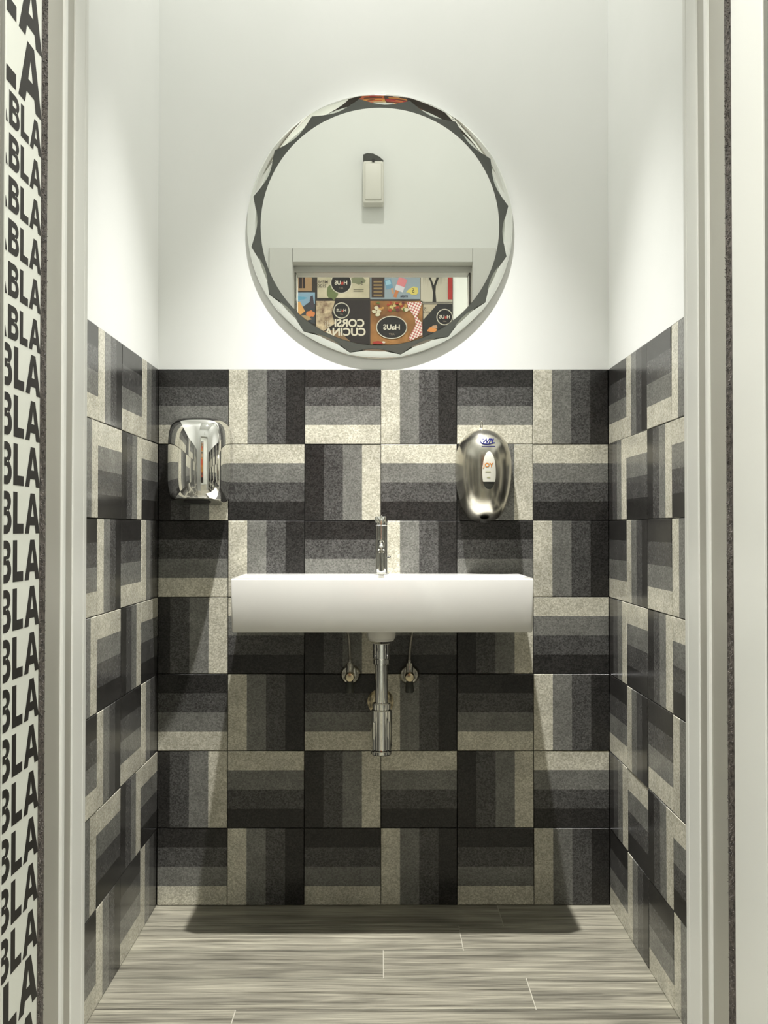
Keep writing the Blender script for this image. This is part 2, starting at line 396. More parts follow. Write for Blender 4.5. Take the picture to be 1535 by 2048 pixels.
def bristles(s, xj):
    vs, fs = [], []
    n = 9000
    for k in range(n):
        z = ZH * (k + random.random()) / n; y = random.uniform(1.103, 1.1195); w = random.uniform(.0002, .00045); h = random.uniform(.001, .003)
        x0 = xj + s * .002; x1 = x0 - s * h; dz = random.gauss(0, .002) + .003 * math.sin(z * 37); dy = random.gauss(0, .0012)
        b0 = len(vs)
        for (px, pz, py) in ((x0, z, y), (x1, z + dz, y + dy)):
            vs += [(px - door.location.x, py - w - YD, pz), (px - door.location.x, py + w - YD, pz - w), (px - door.location.x, py + .2 * w - YD, pz + 1.4 * w)]
        fs += [(b0, b0 + 1, b0 + 4, b0 + 3), (b0 + 1, b0 + 2, b0 + 5, b0 + 4), (b0 + 2, b0, b0 + 3, b0 + 5), (b0 + 3, b0 + 4, b0 + 5)]
    me = bpy.data.meshes.new('brush_seal'); me.from_pydata(vs, [], fs); me.update()
    return tag(link('brush_seal', me, 'bristle', door), kind='stuff')
bristles(-1, JL); bristles(1, JR)

# plain panel on the right of the passage
rp = tag(box('reveal_panel', (JR, 1.0085, 0), (JR + JT, 1.100, ZH), 'paint', None, .0015), 'plain white panel lining the right side of the doorway, beside the brush strip', 'panel')

# lettered panel on the left
lp = tag(empty('lettered_panel', (JL, 1.05, 0)), 'white panel lining the left side of the doorway, printed with rows of black BLA letters', 'panel')
box('sheet', (-JT, YO + .0005 - 1.05, 0), (0, 1.100 - 1.05, ZH), 'print_white', lp, .0012)
def glyph(c):
    """bold grotesque capitals, cap height 1; returns (width, loops)"""
    if c == 'L': return 0.70, [[(0, 0), (.70, 0), (.70, .24), (.28, .24), (.28, 1), (0, 1)]]
    if c == 'A':
        return 1.06, [[(0, 0), (.29, 0), (.355, .20), (.705, .20), (.77, 0), (1.06, 0), (.68, 1), (.38, 1)], [(.425, .42), (.53, .76), (.635, .42)]]
    w = .86
    def bowl(x0, yc, rx, ry): return [(x0 + rx * math.sin(t), yc - ry * math.cos(t)) for t in [PI * k / 12 for k in range(13)]]
    out = [(0, 0)] + bowl(w - .32, .285, .32, .285) + bowl(w - .33, .76, .29, .24) + [(0, 1)]
    out = [p for i, p in enumerate(out) if not (i > 0 and 0.53 < p[1] < 0.56 and p[0] < w - .25)]
    h1 = [(.28, .20)] + bowl(w - .36, .315, .12, .115) + [(.28, .43)]
    h2 = [(.28, .63)] + bowl(w - .36, .72, .10, .09) + [(.28, .81)]
    return w, [out, h1, h2]
def bla_rows():
    rows = []                                   # (baseline z, cap height)
    def zat(y, d): return CAMZ + (1058 - y) * d / 2115
    z = zat(208, 1.0607)                        # large rows above
    rows.append((z, .0635))
    for k in range(1, 8): rows.append((z + .0666 * k, .0635))
    za = zat(239, 1.084)
    for k in range(6): rows.append((za - .041 * k - .0325, .0325))
    zb = zat(712.8, 1.084)
    for k in range(13): rows.append((zb - .04695 * k - .0405, .0405))
    zc = zat(1906, 1.075)
    for k in range(8): rows.append((zc - .0575 * k - .0505, .0505))
    return rows
loops = []
right = 1.1015 - 1.05; left = YO + .001 - 1.05
def clip(lp_, lim):
    out = []
    for i, p in enumerate(lp_):
        q = lp_[(i + 1) % len(lp_)]
        if p[0] >= lim: out.append(p)
        if (p[0] - lim) * (q[0] - lim) < 0:
            t = (lim - p[0]) / (q[0] - p[0]); out.append((lim, p[1] + t * (q[1] - p[1])))
    return out
for (zb, cap) in bla_rows():
    if zb + cap > ZH - .002 or zb < .01: continue
    x = right - .0015
    for c in ('A', 'L', 'B') * 3:
        w, ls = glyph(c); sx = cap * (1.04 if c != 'A' else 1.05)
        x0 = x - w * sx
        if x < left + .002: break
        for l in ls:
            q = clip([(x0 + px * sx, zb + py * cap) for px, py in l], left)
            if len(q) > 2: loops.append(q)
        x = x0 - .11 * cap
me = poly_mesh('lettering', loops, .00012)
link('lettering', me, 'print_black', lp, U_LEFT((0.0001, 0, 0)))

# ------------------------------------------------------------------ round mirror
def px(x, y, d): return ((x - 762) * d / 2115, CAMZ + (1058 - y) * d / 2115)
MF = 0.0062
mx, mz = px(759.3, 450, YB - MF)
mir = tag(empty('round_mirror', M4=U_BACK((mx, YB + .0015, mz))), 'round frameless mirror with a scalloped cut-glass border above the basin', 'mirror')
k_ = (YB - MF) / 2115
R_OUT, R_CUSP, R_MID, R_IN = 266.5 * k_, 261 * k_, 246 * k_, 239.5 * k_
ROT = math.radians(2.1); NS = 16
lathe('backing', [(0, .001), (R_OUT - .006, .001), (R_OUT - .004, .003), (0, .003)], 'edge', mir, n=96)
bm = bmesh.new()
vs = [bm.verts.new((R_IN * math.cos(2 * PI * k / 128), R_IN * math.sin(2 * PI * k / 128), MF + .0015)) for k in range(128)]
bm.faces.new(vs); 
lo_ = [bm.verts.new((v.co.x, v.co.y, .003)) for v in vs]
for k in range(128): bm.faces.new([vs[k], lo_[k], lo_[(k + 1) % 128], vs[(k + 1) % 128]])
link('glass', bm_mesh('glass', bm), 'silver', mir)
def rin(t):        # scallop inner edge, t in -1..1 over one lobe
    return R_MID + (R_CUSP - R_MID) * (abs(t) ** 1.75)
# smoky band between the centre glass and the scallops
bm = bmesh.new(); ring = []
SUB = 14
for s in range(NS):
    for q in range(SUB):
        t = -1 + 2 * q / SUB; a = PI / 2 - (ROT + (s + t / 2) * 2 * PI / NS)
        ring.append((bm.verts.new((R_IN * math.cos(a), R_IN * math.sin(a), MF + .0012)), bm.verts.new((rin(t) * math.cos(a), rin(t) * math.sin(a), MF + .0012)),
                     bm.verts.new((rin(t) * math.cos(a), rin(t) * math.sin(a), .003))))
for i in range(len(ring)):
    a, b = ring[i], ring[(i + 1) % len(ring)]
    bm.faces.new([a[0], b[0], b[1], a[1]]); bm.faces.new([a[1], b[1], b[2], a[2]])
me = bm_mesh('border_band', bm); link('border_band', me, 'band', mir)
# one concave mirrored facet per scallop, shared mesh
bm = bmesh.new(); NR = 8; grid = []
for q in range(SUB * 2 + 1):
    t = -1 + q / SUB; a = PI / 2 - (t / 2) * 2 * PI / NS
    ri = rin(t); row = []
    for j in range(NR + 1):
        f = j / NR; r = ri + (R_OUT - ri) * f
        w = R_OUT - R_MID
        e = (r - R_MID) / w
        zz = MF - .0045 + .0075 * (max(e, 0) ** 1.3)   # scooped: deeper inside, rising to the rim
        row.append(bm.verts.new((r * math.cos(a), r * math.sin(a), zz)))
    grid.append(row)
top = []
for A, B in zip(grid, grid[1:]):
    for j in range(NR): top.append(bm.faces.new([A[j], B[j], B[j + 1], A[j + 1]]))
for row in grid: row.append(bm.verts.new((row[-1].co.x, row[-1].co.y, .0025)))
side = []
for A, B in zip(grid, grid[1:]): side.append(bm.faces.new([A[NR], B[NR], B[NR + 1], A[NR + 1]]))
for f in side: f.material_index = 1
for f in top: f.smooth = True
bm.normal_update()
if top[0].normal.z < 0:
    for f in bm.faces: f.normal_flip()
me = bpy.data.meshes.new('bevel_facet'); bm.to_mesh(me); bm.free()
me.materials.append(M['silver']); me.materials.append(M['edge'])
for s in range(NS):
    link('bevel_facet', me, None, mir, Matrix.Rotation(-(ROT + s * 2 * PI / NS), 4, 'Z'))

# ------------------------------------------------------------------ wash basin
SF = 2.476; SW0, SW1 = px(461, 0, SF)[0], px(1067, 0, SF)[0]; ST, SBt = px(0, 1156, SF)[1], px(0, 1265, SF)[1]
basin = tag(empty('wash_basin', ((SW0 + SW1) / 2, YB - .001, SBt)), 'white rectangular ceramic basin hung on the tiled back wall', 'sink')
hw, dp, hh = (SW1 - SW0) / 2, YB - .001 - SF, ST - SBt
bm = bmesh.new(); add_box(bm, (-hw, -dp, 0), (hw, 0, hh)); bm.faces.ensure_lookup_table()
for v in bm.verts:
    if v.co.z < .001: v.co.x *= 0.992; v.co.y = v.co.y * .995 if v.co.y < -.01 else v.co.y
tf = max(bm.faces, key=lambda f: f.calc_center_median().z)
bmesh.ops.inset_region(bm, faces=[tf], thickness=.011)
for v in tf.verts:
    if v.co.y > -dp / 2: v.co.y = -.095
r = bmesh.ops.extrude_face_region(bm, geom=[tf]); nv = [v for v in r['geom'] if isinstance(v, bmesh.types.BMVert)]
bmesh.ops.delete(bm, geom=[tf], context='FACES')
for v in nv: v.co.z -= .085; v.co.x *= .965; v.co.y = -dp / 2 - .045 + (v.co.y + dp / 2 + .045) * .88
bmesh.ops.bevel(bm, geom=bm.edges[:], offset=.0052, segments=4, profile=.5, affect='EDGES')
me = bm_mesh('bowl', bm); sharp(me, 40); link('bowl', me, 'ceramic', basin)
# outlet boss under the bowl
PD = 2.60                                   # depth of the waste axis
def on(x, d): return px(x, 0, d)[0]
bxp = on(762.5, PD)
def rel(p, o): return Vector(p) - o.location
kk = PD / 2115
z_at = lambda y: px(0, y, PD)[1]
lathe('outlet_boss', [(0, 0), (29 * kk, 0), (28.5 * kk, -18 * kk), (27 * kk, -24 * kk), (25.5 * kk, -24.5 * kk), (25.5 * kk, -27 * kk), (24 * kk, -29 * kk), (0, -29 * kk)], 'ceramic', basin,
      Matrix.Translation(rel((bxp, PD, SBt + .004), basin)))
lathe('drain', [(0, .044), (.022, .044), (.021, .047), (.0, .0475)], 'chrome', basin, Matrix.Translation((0, -dp / 2 - .05, 0)))

# ------------------------------------------------------------------ bottle trap and waste pipe
trap = tag(empty('bottle_trap', (bxp, PD, z_at(1507))), 'chrome bottle trap with a waste pipe running into the tiles below the basin', 'pipe')
zr = lambda y: z_at(y) - z_at(1507)
def ring(name, r, y0, y1, bev=.8, mat='chrome'):
    b = bev * kk; lathe(name, [(0, zr(y0)), (r * kk - b, zr(y0)), (r * kk, zr(y0) - b), (r * kk, zr(y1) + b), (r * kk - b, zr(y1)), (0, zr(y1))], mat, trap)
ring('tailpiece', 17.5, 1286, 1316); ring('nut', 16.5, 1316, 1328, 1.5); ring('pipe', 12.5, 1328, 1408); ring('collar', 18, 1404, 1418, 1.5); ring('bottle', 20.5, 1418, 1497, 1.5); ring('end_cap', 21, 1498, 1507, 2)
zc_ = zr(1405)
tube('wall_pipe', [(0, 0, zr(1425)), (0, .05, zr(1425)), (0, YB - PD - .002, zr(1425) + .0)], 14 * kk, 'chrome', trap, 20)
lathe('rosette', [(0, 0), (26.5 * k_, 0), (26 * k_, .006), (20 * k_, .012), (15 * k_, .014), (0, .014)], 'brass', trap,
      U_BACK((px(760.5, 0, YB)[0] - bxp, YB - .0005 - PD, px(0, 1402, YB)[1] - z_at(1507))))

# ------------------------------------------------------------------ angle valves with hoses
def valve(xv, hose_x, label):
    vx, vz = px(xv, 1352, YB - .04)
    v = tag(empty('angle_valve', M4=U_BACK((vx, YB, vz))), label, 'valve', 'angle valves under the basin')
    s = 1 / 2115 * 2.70
    lathe('rosette', [(0, .0005), (21 * s, .0005), (21 * s, .004), (17 * s, .013), (11 * s, .016), (0, .016)], 'chrome_dull', v, n=28)
    bm = bmesh.new()
    lathe_bm(bm, [(0, .014), (9 * s, .014), (9 * s, .045), (0, .047)], 24)
    lathe_bm(bm, [(0, 0), (7.5 * s, 0), (7.5 * s, 22 * s), (6 * s, 26 * s), (0, 26 * s)], 16, Matrix.Translation((0, 0, .033)) @ Matrix.Rotation(-PI / 2, 4, 'X'))
    me = bm_mesh('body', bm); sharp(me); link('body', me, 'chrome_dull', v)
    lathe('cap', [(0, .064), (8 * s, .062), (10 * s, .054), (10 * s, .046), (0, .046)], 'brass', v, n=24)
    bm = bmesh.new(); lathe_bm(bm, [(0, -10 * s), (7 * s, -10 * s), (8.5 * s, -22 * s), (9 * s, -30 * s), (7.5 * s, -33 * s), (0, -33 * s)], 14, Matrix.Translation((0, 0, .035)) @ Matrix.Rotation(-PI / 2, 4, 'X'))
    me = bm_mesh('handle', bm); sharp(me); link('handle', me, 'smoke', v)
    # hose rising to the basin
    hx = (hose_x - xv) * s; top = SBt - .002 - vz
    pts = [(0, .024, .033), (0, .035, .033)]
    for k in range(9):
        f = (k + 1) / 9; pts.append((hx * (f ** 2.2), .035 + (top - .035) * f, .033 + .018 * f * f))
    h = tube('hose', pts, .0036, 'braid', v, 10)
    lathe('crimp', [(0, 0), (.0048, 0), (.0052, .006), (.0045, .017), (0, .017)], 'chrome_dull', v, Matrix.Translation((0, .026, .033)) @ Matrix.Rotation(-PI / 2, 4, 'X'), n=16)
valve(699.5, 694, 'angle valve with a braided hose under the basin, left of the waste pipe')
valve(818.5, 828, 'angle valve with a braided hose under the basin, right of the waste pipe')

# ------------------------------------------------------------------ tap
FD = 2.69; fk = FD / 2115
fx = on(762, FD)
tap = tag(empty('basin_tap', (fx, FD, ST)), 'slim chrome cylindrical mixer tap standing on the rim of the basin', 'tap')
zt = px(0, 1033, FD)[1] - ST
lathe('base_ring', [(0, 0), (15.5 * fk, 0), (15.5 * fk, .003), (13 * fk, .004), (0, .004)], 'chrome', tap)
lathe('body', [(0, .003), (12.5 * fk, .003), (12.5 * fk, zt * .84), (0, zt * .84)], 'chrome', tap)
lathe('handle', [(0, zt * .845), (12.0 * fk, zt * .845), (12.6 * fk, zt * .852), (12.6 * fk, zt - .002), (11.5 * fk, zt), (0, zt)], 'chrome', tap)
zs = px(0, 1092, FD - .1)[1] - ST
sp = tube('spout', [(0, 0, zs + .012), (0, -.05, zs + .009), (0, -.085, zs + .005), (0, -.105, zs - .002), (0, -.112, zs - .012)], .0075, 'chrome', tap, 18)
lathe('aerator', [(0, -.003), (.0068, -.003), (.0072, 0), (.0072, .003), (0, .003)], 'chrome_dull', sp, Matrix.Translation((0, -.1125, zs - .0135)), n=18)
tube('lever', [(.001, 0, zt - .002), (.001, -.004, zt + .0012), (.001, -.012, zt + .002)], .0016, 'chrome', tap, 10)
tube('pop_up_rod', [(10 * fk, .004, .042), (.019, .004, .043), (.024, .003, .0445)], .0016, 'smoke', tap, 8)

# ------------------------------------------------------------------ hand dryer
def heightfield(name, outline, D, px_, mat, parent, nu=56, nv=40, flat=.0):
    """outline(phi)->(u,v) unit silhouette; depth D; bulging shell from the wall"""
    bm = bmesh.new(); rings = []
    for i in range(nv + 1):
        f = i / nv; rho = math.sin(f * PI / 2) ** .55 if i else 0.0
        z = px_(rho) * D
        if i == 0: rings.append([bm.verts.new((0, 0, z))]); continue
        rings.append([bm.verts.new((*[c * rho for c in outline(2 * PI * k / nu)], z)) for k in range(nu)])
    for a, b in zip(rings, rings[1:]):
        for k in range(nu):
            if len(a) == 1: bm.faces.new([a[0], b[k], b[(k + 1) % nu]])
            else: bm.faces.new([a[k], b[k], b[(k + 1) % nu], a[(k + 1) % nu]])
    return link(name, bm_mesh(name, bm, True), mat, parent)
DD = 0.125
dx0, dz0 = px(395, 923, YB - .06)
dry = tag(empty('hand_dryer', M4=U_BACK((dx0, YB - .001, dz0))), 'polished chrome hand dryer with rounded corners on the tiles near the left corner', 'hand dryer')
da, db = 61.0 * 2.69 / 2115, 90 * 2.69 / 2115
def sgp(c, e): return math.copysign(abs(c) ** e, c)
bm = bmesh.new(); NU, NV = 60, 64; vraw = {}
# loft of rounded outlines going up in v; each a bulging half ring in (u, n)
rows = []
for i in range(NV + 1):
    v = -math.cos(PI * i / NV); v = sgp(v, .8)
    wv = (1 - abs(v) ** 5.0) ** (1 / 5.0) if abs(v) < 1 else 0.0
    dv = (1 - abs(v) ** 4.2) ** (1 / 4.2) if abs(v) < 1 else 0.0
    row = []
    for k in range(NU + 1):
        t = PI * k / NU
        u = sgp(math.cos(t), .72); n = abs(math.sin(t)) ** .60
        lean = 1 - .10 * max(0, v) ** 2
        vv = max(v, -.965 + .15 * n * dv)
        row.append(bm.verts.new((-u * da * wv, vv * db, .006 + n * DD * dv * lean))); vraw[row[-1]] = v
    rows.append(row)
for i, (A, B) in enumerate(zip(rows, rows[1:])):
    for k in range(NU):
        f = bm.faces.new([A[k], A[k + 1], B[k + 1], B[k]])
        if all(q.co.y > vraw.get(q, 9) * db + 1e-6 for q in f.verts): f.material_index = 1
bmesh.ops.remove_doubles(bm, verts=bm.verts[:], dist=1e-5)
me = bm_mesh('cover', bm); sharp(me, 38); link('cover', me, ['chrome', 'smoke'], dry)
bm = bmesh.new(); bm.faces.new([bm.verts.new((da * .45 * math.cos(2 * PI * k / 32), db * (-.972 + .15 * (.48 + .25 * math.sin(2 * PI * k / 32))), .006 + DD * .48 + DD * .25 * math.sin(2 * PI * k / 32))) for k in range(32)])
link('outlet', bm_mesh('outlet', bm), 'dark_hole', dry)
box('back_plate', (-da * .8, -db * .8, .0005), (da * .8, db * .85, .006), 'smoke', dry, .002)

# ------------------------------------------------------------------ soap dispenser
SD = .105
sx0, sz0 = px(969.5, 949, YB - .055)
soap = tag(empty('soap_dispenser', M4=U_BACK((sx0, YB - .001, sz0))), 'brushed steel egg-shaped soap dispenser with a white drop label on the back wall', 'soap dispenser')
sk = .1220 * 2.695 / 2115
prof = [(370, 0), (378, 70), (400, 165), (450, 255), (500, 315), (600, 395), (700, 432), (800, 455), (900, 466), (1000, 468), (1100, 467), (1200, 460), (1300, 449), (1400, 433), (1500, 414), (1600, 391), (1700, 358), (1780, 318), (1840, 268), (1880, 205), (1900, 120), (1906, 0)]
def halfw(v):
    y = (1138 - v / sk)
    if y <= 370 or y >= 1906: return 0.0
    for (a, wa), (b, wb) in zip(prof, prof[1:]):
        if a <= y <= b: return (wa + (wb - wa) * (y - a) / (b - a)) * sk
    return 0
vtop, vbot = (1138 - 370) * sk, (1138 - 1906) * sk
def dep(v):
    f = (v - vbot) / (vtop - vbot)
    f = min(1, max(0, f)); e = (2 * f - 1)
    base = max(0.0, 1 - abs(e) ** 3.4) ** (1 / 2.2)
    return SD * base * (1.0 - .12 * (1 - f) ** 2 + 0)
def surf(u, v):
    w = halfw(v)
    if w <= 0 or abs(u) >= w: return 0.0
    return dep(v) * (1 - (abs(u) / w) ** 2.3) ** (1 / 2.3)
bm = bmesh.new(); NV = 72; NU = 48; rows = []
for i in range(NV + 1):
    v = vbot + (vtop - vbot) * (0.5 - 0.5 * math.cos(PI * i / NV)); w = halfw(v); row = []
    for k in range(NU + 1):
        t = PI * k / NU; cu = math.cos(t); u = -sgp(cu, 2 / 2.3) * w
        row.append(bm.verts.new((u, v, dep(v) * abs(math.sin(t)) ** (2 / 2.3))))
    rows.append(row)
for A, B in zip(rows, rows[1:]):
    for k in range(NU): bm.faces.new([A[k], A[k + 1], B[k + 1], B[k]])
bmesh.ops.remove_doubles(bm, verts=bm.verts[:], dist=1e-5)
for _ in range(2): bmesh.ops.smooth_vert(bm, verts=[v for v in bm.verts if v.co.z > .004], factor=.4, use_axis_x=False, use_axis_y=False, use_axis_z=True)
me = bm_mesh('cover', bm, True); link('cover', me, 'steel', soap)
from mathutils.bvhtree import BVHTree
bm = bmesh.new(); bm.from_mesh(me); bvh = BVHTree.FromBMesh(bm); bm.free()
def surf(u, v):
    h = bvh.ray_cast(Vector((u, v, 1)), Vector((0, 0, -1)))[0]
    return h.z if h else 0.0
def sz(x, y): return ((x - 652) * sk, (1138 - y) * sk)
def patch(name, y0, y1, mat, off, wf, parent=soap):
    bm = bmesh.new(); rows = []
    for i in range(25):
        y = y0 + (y1 - y0) * i / 24; w = wf(y); row = []
        for k in range(13):
            u, v = sz(688 + w * (-1 + k / 6), y); row.append(bm.verts.new((u, v, surf(u, v) + off)))
        rows.append(row)
    for A, B in zip(rows, rows[1:]):
        for k in range(12): bm.faces.new([A[k], A[k + 1], B[k + 1], B[k]])
    bmesh.ops.remove_doubles(bm, verts=bm.verts[:], dist=1e-6)
    return link(name, bm_mesh(name, bm, True), mat, parent)
def dropw(y, m=112, a=775, b=1395):
    f = (y - a) / (b - a)
    if f <= 0 or f >= 1: return 0.01
    return m * max(0.0, 1 - ((.574 - f) / .574) ** 2.0) ** .52 + .01 if f < .574 else m * max(0.0, 1 - ((f - .574) / .426) ** 2.2) ** .5 + .01
patch('window_rim', 765, 1402, 'chrome_dull', .0006, lambda y: dropw(y, 120, 764, 1404))
patch('level_window', 1240, 1390, 'smoke', .0012, lambda y: dropw(y))
lab = patch('label', 778, 1270, 'label', .0018, lambda y: dropw(y, 110))
def conform(me, cx, cy, off):
    bm = bmesh.new(); bm.from_mesh(me); bmesh.ops.triangulate(bm, faces=bm.faces[:])
    for _ in range(2):
        bmesh.ops.subdivide_edges(bm, edges=[e for e in bm.edges if e.calc_length() > .0018], cuts=1); bmesh.ops.triangulate(bm, faces=bm.faces[:])
    bm.to_mesh(me); bm.free()
    for v in me.vertices:
        u, w = v.co.x + cx, v.co.y + cy
        v.co = (u, w, surf(u, w) + off + v.co.z)
    return me
u, v = sz(672, 1003); link('lettering', conform(text_mesh('lettering', 'JOY', 95 * sk, .02, .0002), u, v, .0020), 'orange', lab)
u, v = sz(672, 1108); link('print_line', conform(poly_mesh('print_line', [[(-42 * sk, -6 * sk), (-10 * sk, -8 * sk), (42 * sk, -6 * sk), (42 * sk, 6 * sk), (-42 * sk, 6 * sk)]], .0002), u, v, .0020), 'olive', lab)
u, v = sz(680, 1200); link('print_line', conform(poly_mesh('print_line', [circ(0, 0, 28 * sk, 8 * sk, 20)], .0002), u, v, .0020), 'olive', lab)
u, v = sz(680, 606); link('logo', conform(text_mesh('logo', 'WPL', 112 * sk, .022, .0002, 0, .32, .92), u, v, .0012), 'navy', soap)
arc = [(-118 + 0, 40), (-126, 5), (-116, -28), (-80, -48), (-20, -56), (50, -46), (110, -28), (50, -36), (-20, -42), (-72, -34), (-102, -14), (-108, 10)]
u, v = sz(675, 610); link('logo_swoosh', conform(poly_mesh('logo_swoosh', [[(a * sk, b * sk) for a, b in arc]], .0002), u, v, .0012), 'navy', soap)
u, v = sz(685, 692); link('logo_line', conform(poly_mesh('logo_line', [[(-112 * sk, -4 * sk), (0, -4 * sk), (112 * sk, -4 * sk), (112 * sk, 4 * sk), (-112 * sk, 4 * sk)]], .0002), u, v, .0012), 'navy', soap)
kx, kz = sz(612, 372)
tube('key', [(kx + .0024 * math.cos(t), kz + .010 + .0095 * math.sin(t), .031) for t in [2 * PI * q / 16 for q in range(16)]], .0010, 'chrome_dull', soap, 8, True)
tube('key_stem', [(kx, kz - .012, .031), (kx, kz + .001, .031)], .0016, 'chrome_dull', soap, 8)
lathe('spout', [(0, 0), (80 * sk, 0), (86 * sk, .006), (0, .006)], 'dark_hole', soap, Matrix.Translation((0, vbot - .0035, .048)) @ Matrix.Rotation(-PI / 2, 4, 'X'), n=24)

# ------------------------------------------------------------------ air freshener above the door (seen in the mirror)
VD = 2 * (YB - MF) - YD
def mpx(x, y, d): return ((x - 762) * d / 2115, CAMZ + (1058 - y) * d / 2115)
ax, az = mpx(746, 358, VD - .03)
af = tag(empty('air_freshener', M4=U_REAR((ax, YD, az))), 'white wall-mounted air freshener with a dark cap above the doorway, seen in the mirror', 'air freshener')
ak = VD / 2115
bm = bmesh.new(); add_box(bm, (-21 * ak, -50 * ak, 0), (21 * ak, 36 * ak, .062), .008, 4); me = bm_mesh('body', bm); sharp(me, 40); link('body', me, 'plastic', af)
bm = bmesh.new(); add_box(bm, (-17 * ak, -44 * ak, .058), (17 * ak, 30 * ak, .068), .006, 3); me = bm_mesh('front_cover', bm); sharp(me, 40); link('front_cover', me, 'plastic', af)
capo = [(20 * ak, 33 * ak), (20 * ak, 47 * ak), (12 * ak, 50 * ak), (0, 49 * ak), (-12 * ak, 43 * ak), (-20 * ak, 36 * ak), (-20 * ak, 33 * ak)]
me = poly_mesh('cap', [capo], .060, .001); link('cap', me, 'smoke', af)
lathe('nozzle', [(0, .061), (3.2 * ak, .061), (3.2 * ak, .064), (0, .064)], 'dark_hole', af, Matrix.Translation((0, 34 * ak, .006)), n=16)

# ------------------------------------------------------------------ posters on the hall wall (seen mirrored)
PV = 2 * (YB - MF) - HY
pk = PV / 2115
def zx(x): return 560 + x * .26059
def zy(y): return 480 + y * .26059
cols = {}
def pc(col, rough=.32):
    k = tuple(round(c, 3) for c in col)
    if k not in cols: cols[k] = plain('poster_ink', tuple(c * .62 for c in col), .6, 0, .2)
    return cols[k]
class Poster:
    def __init__(s, x0, y0, x1, y1, col, label, noise=None):
        """extent in zoom pixels of the mirror view"""
        s.X0, s.Z1 = mpx(zx(x0), zy(y0), PV); s.X1, s.Z0 = mpx(zx(x1), zy(y1), PV)
        s.cx, s.cz = (s.X0 + s.X1) / 2, (s.Z0 + s.Z1) / 2
        s.px0, s.py0 = (x0 + x1) / 2, (y0 + y1) / 2
        s.sc = .26059 * pk; s.lay_ = 0
        s.o = tag(empty('poster', M4=U_REAR((s.cx, HY + .0132, s.cz))), label, 'poster')
        w, h = (s.X1 - s.X0) / 2, (s.Z1 - s.Z0) / 2
        mt = noisy('poster_paper', *noise, rough=.6, spec=.2) if noise else pc(col)
        me_b = bmesh.new(); add_box(me_b, (-w, -h, 0), (w, h, .0012)); link('sheet', bm_mesh('sheet', me_b), mt, s.o)
    def P(s, x, y): return (-(x - s.px0) * s.sc, -(y - s.py0) * s.sc)      # view pixel -> local (u mirrored)
    def shape(s, name, pts, mat, holes=()):
        s.lay_ += 1
        me = poly_mesh(name, [[s.P(*p) for p in pts]] + [[s.P(*p) for p in h] for h in holes], .0002, .0012 + .00025 * s.lay_)
        return link(name, me, pc(mat) if isinstance(mat, tuple) else mat, s.o)
    def text(s, t, x, y, size, mat, bold=.02, name='lettering'):
        s.lay_ += 1; u, v = s.P(x, y)
        me = text_mesh(name, t, size * s.sc, bold, .0002, .0012 + .00025 * s.lay_)
        for q in me.vertices: q.co.x += u; q.co.y += v
        return link(name, me, pc(mat), s.o)
    def logo(s, x, y, r, size, red=True, ry=None):
        s.shape('logo_disc', circ(x, y, r + 7, (ry or r) + 7, 44), (.5, .47, .38), ())
        s.shape('logo_disc', circ(x, y, r, ry or r, 44), (.012, .011, .010))
        if red:
            s.text('H', x + size * 0.80, y, size, (.62, .58, .48)); s.text('a', x + size * .22, y, size, (.5, .05, .03)); s.text('US', x - size * .62, y, size, (.62, .58, .48))
        else: s.text('HaUS', x, y, size, (.62, .58, .48))
        s.text('ART', x, y + size * .95, size * .42, (.25, .2, .15), 0)
rect = lambda a, b, c, d: [(a, b), (c, b), (c, d), (a, d)]
rnd = random.Random(3)
def blob(cx, cy, rx, ry, n=14, j=.25): return [(cx + rx * math.cos(2 * PI * k / n) * (1 + rnd.uniform(-j, j)), cy + ry * math.sin(2 * PI * k / n) * (1 + rnd.uniform(-j, j))) for k in range(n)]
board = tag(empty('poster_board', (0, HY, 0)), 'dark pinboard behind the posters on the hall wall, seen in the mirror', 'board')
bxa, bza = mpx(zx(-400), zy(180), PV); bxb, _ = mpx(zx(1325), 0, PV)
box('panel', (bxa, .0005, .30), (bxb, .012, bza), pc((.03, .025, .02)), board)
box('top_rail', (bxa, .0005, bza), (bxb, .02, bza + .016), M['profile'], board, .002)
BEI = (.40, .35, .25)
p = Poster(70, 200, 242, 390, (.30, .19, .10), 'small tan poster with dark upright bands at the upper left in the mirror')
for a, b in ((95, 118), (140, 168), (172, 190)): p.shape('print_block', rect(a, 210, b, 368), (.03, .02, .018))
p = Poster(284, 200, 685, 443, BEI, 'cream and green poster with a round black logo, upper row in the mirror', ((.22, .20, .135), (.31, .28, .205), 6))
p.shape('print_leaf', blob(405, 395, 45, 60), (.12, .15, .06)); p.shape('print_leaf', blob(590, 310, 60, 26), (.16, .17, .10))
p.logo(467, 327, 76, 42)
p.text('MENU', 320, 322, 34, (.06, .05, .04), .01); p.text('2120', 320, 352, 34, (.06, .05, .04), .01); p.text('5', 625, 330, 34, (.06, .05, .04), .02)
p.shape('print_line', rect(562, 378, 640, 382), (.08, .07, .05)); p.shape('print_line', rect(562, 390, 640, 394), (.08, .07, .05))
p = Poster(690, 200, 1075, 452, (.23, .28, .31), 'blue poster with two ice lollies and a yellow drop, seen in the mirror')
p.shape('print_block', rect(700, 210, 800, 440), (.045, .03, .025))
for k in range(5): p.shape('print_line', rect(716, 312 + 26 * k, 784, 324 + 26 * k), (.22, .15, .06))
def rot(pts, cx, cy, a): return [(cx + (x - cx) * math.cos(a) - (y - cy) * math.sin(a), cy + (x - cx) * math.sin(a) + (y - cy) * math.cos(a)) for x, y in pts]
p.shape('lolly_stick', rot(rect(840, 350, 858, 415), 840, 340, -.25), (.42, .25, .15))
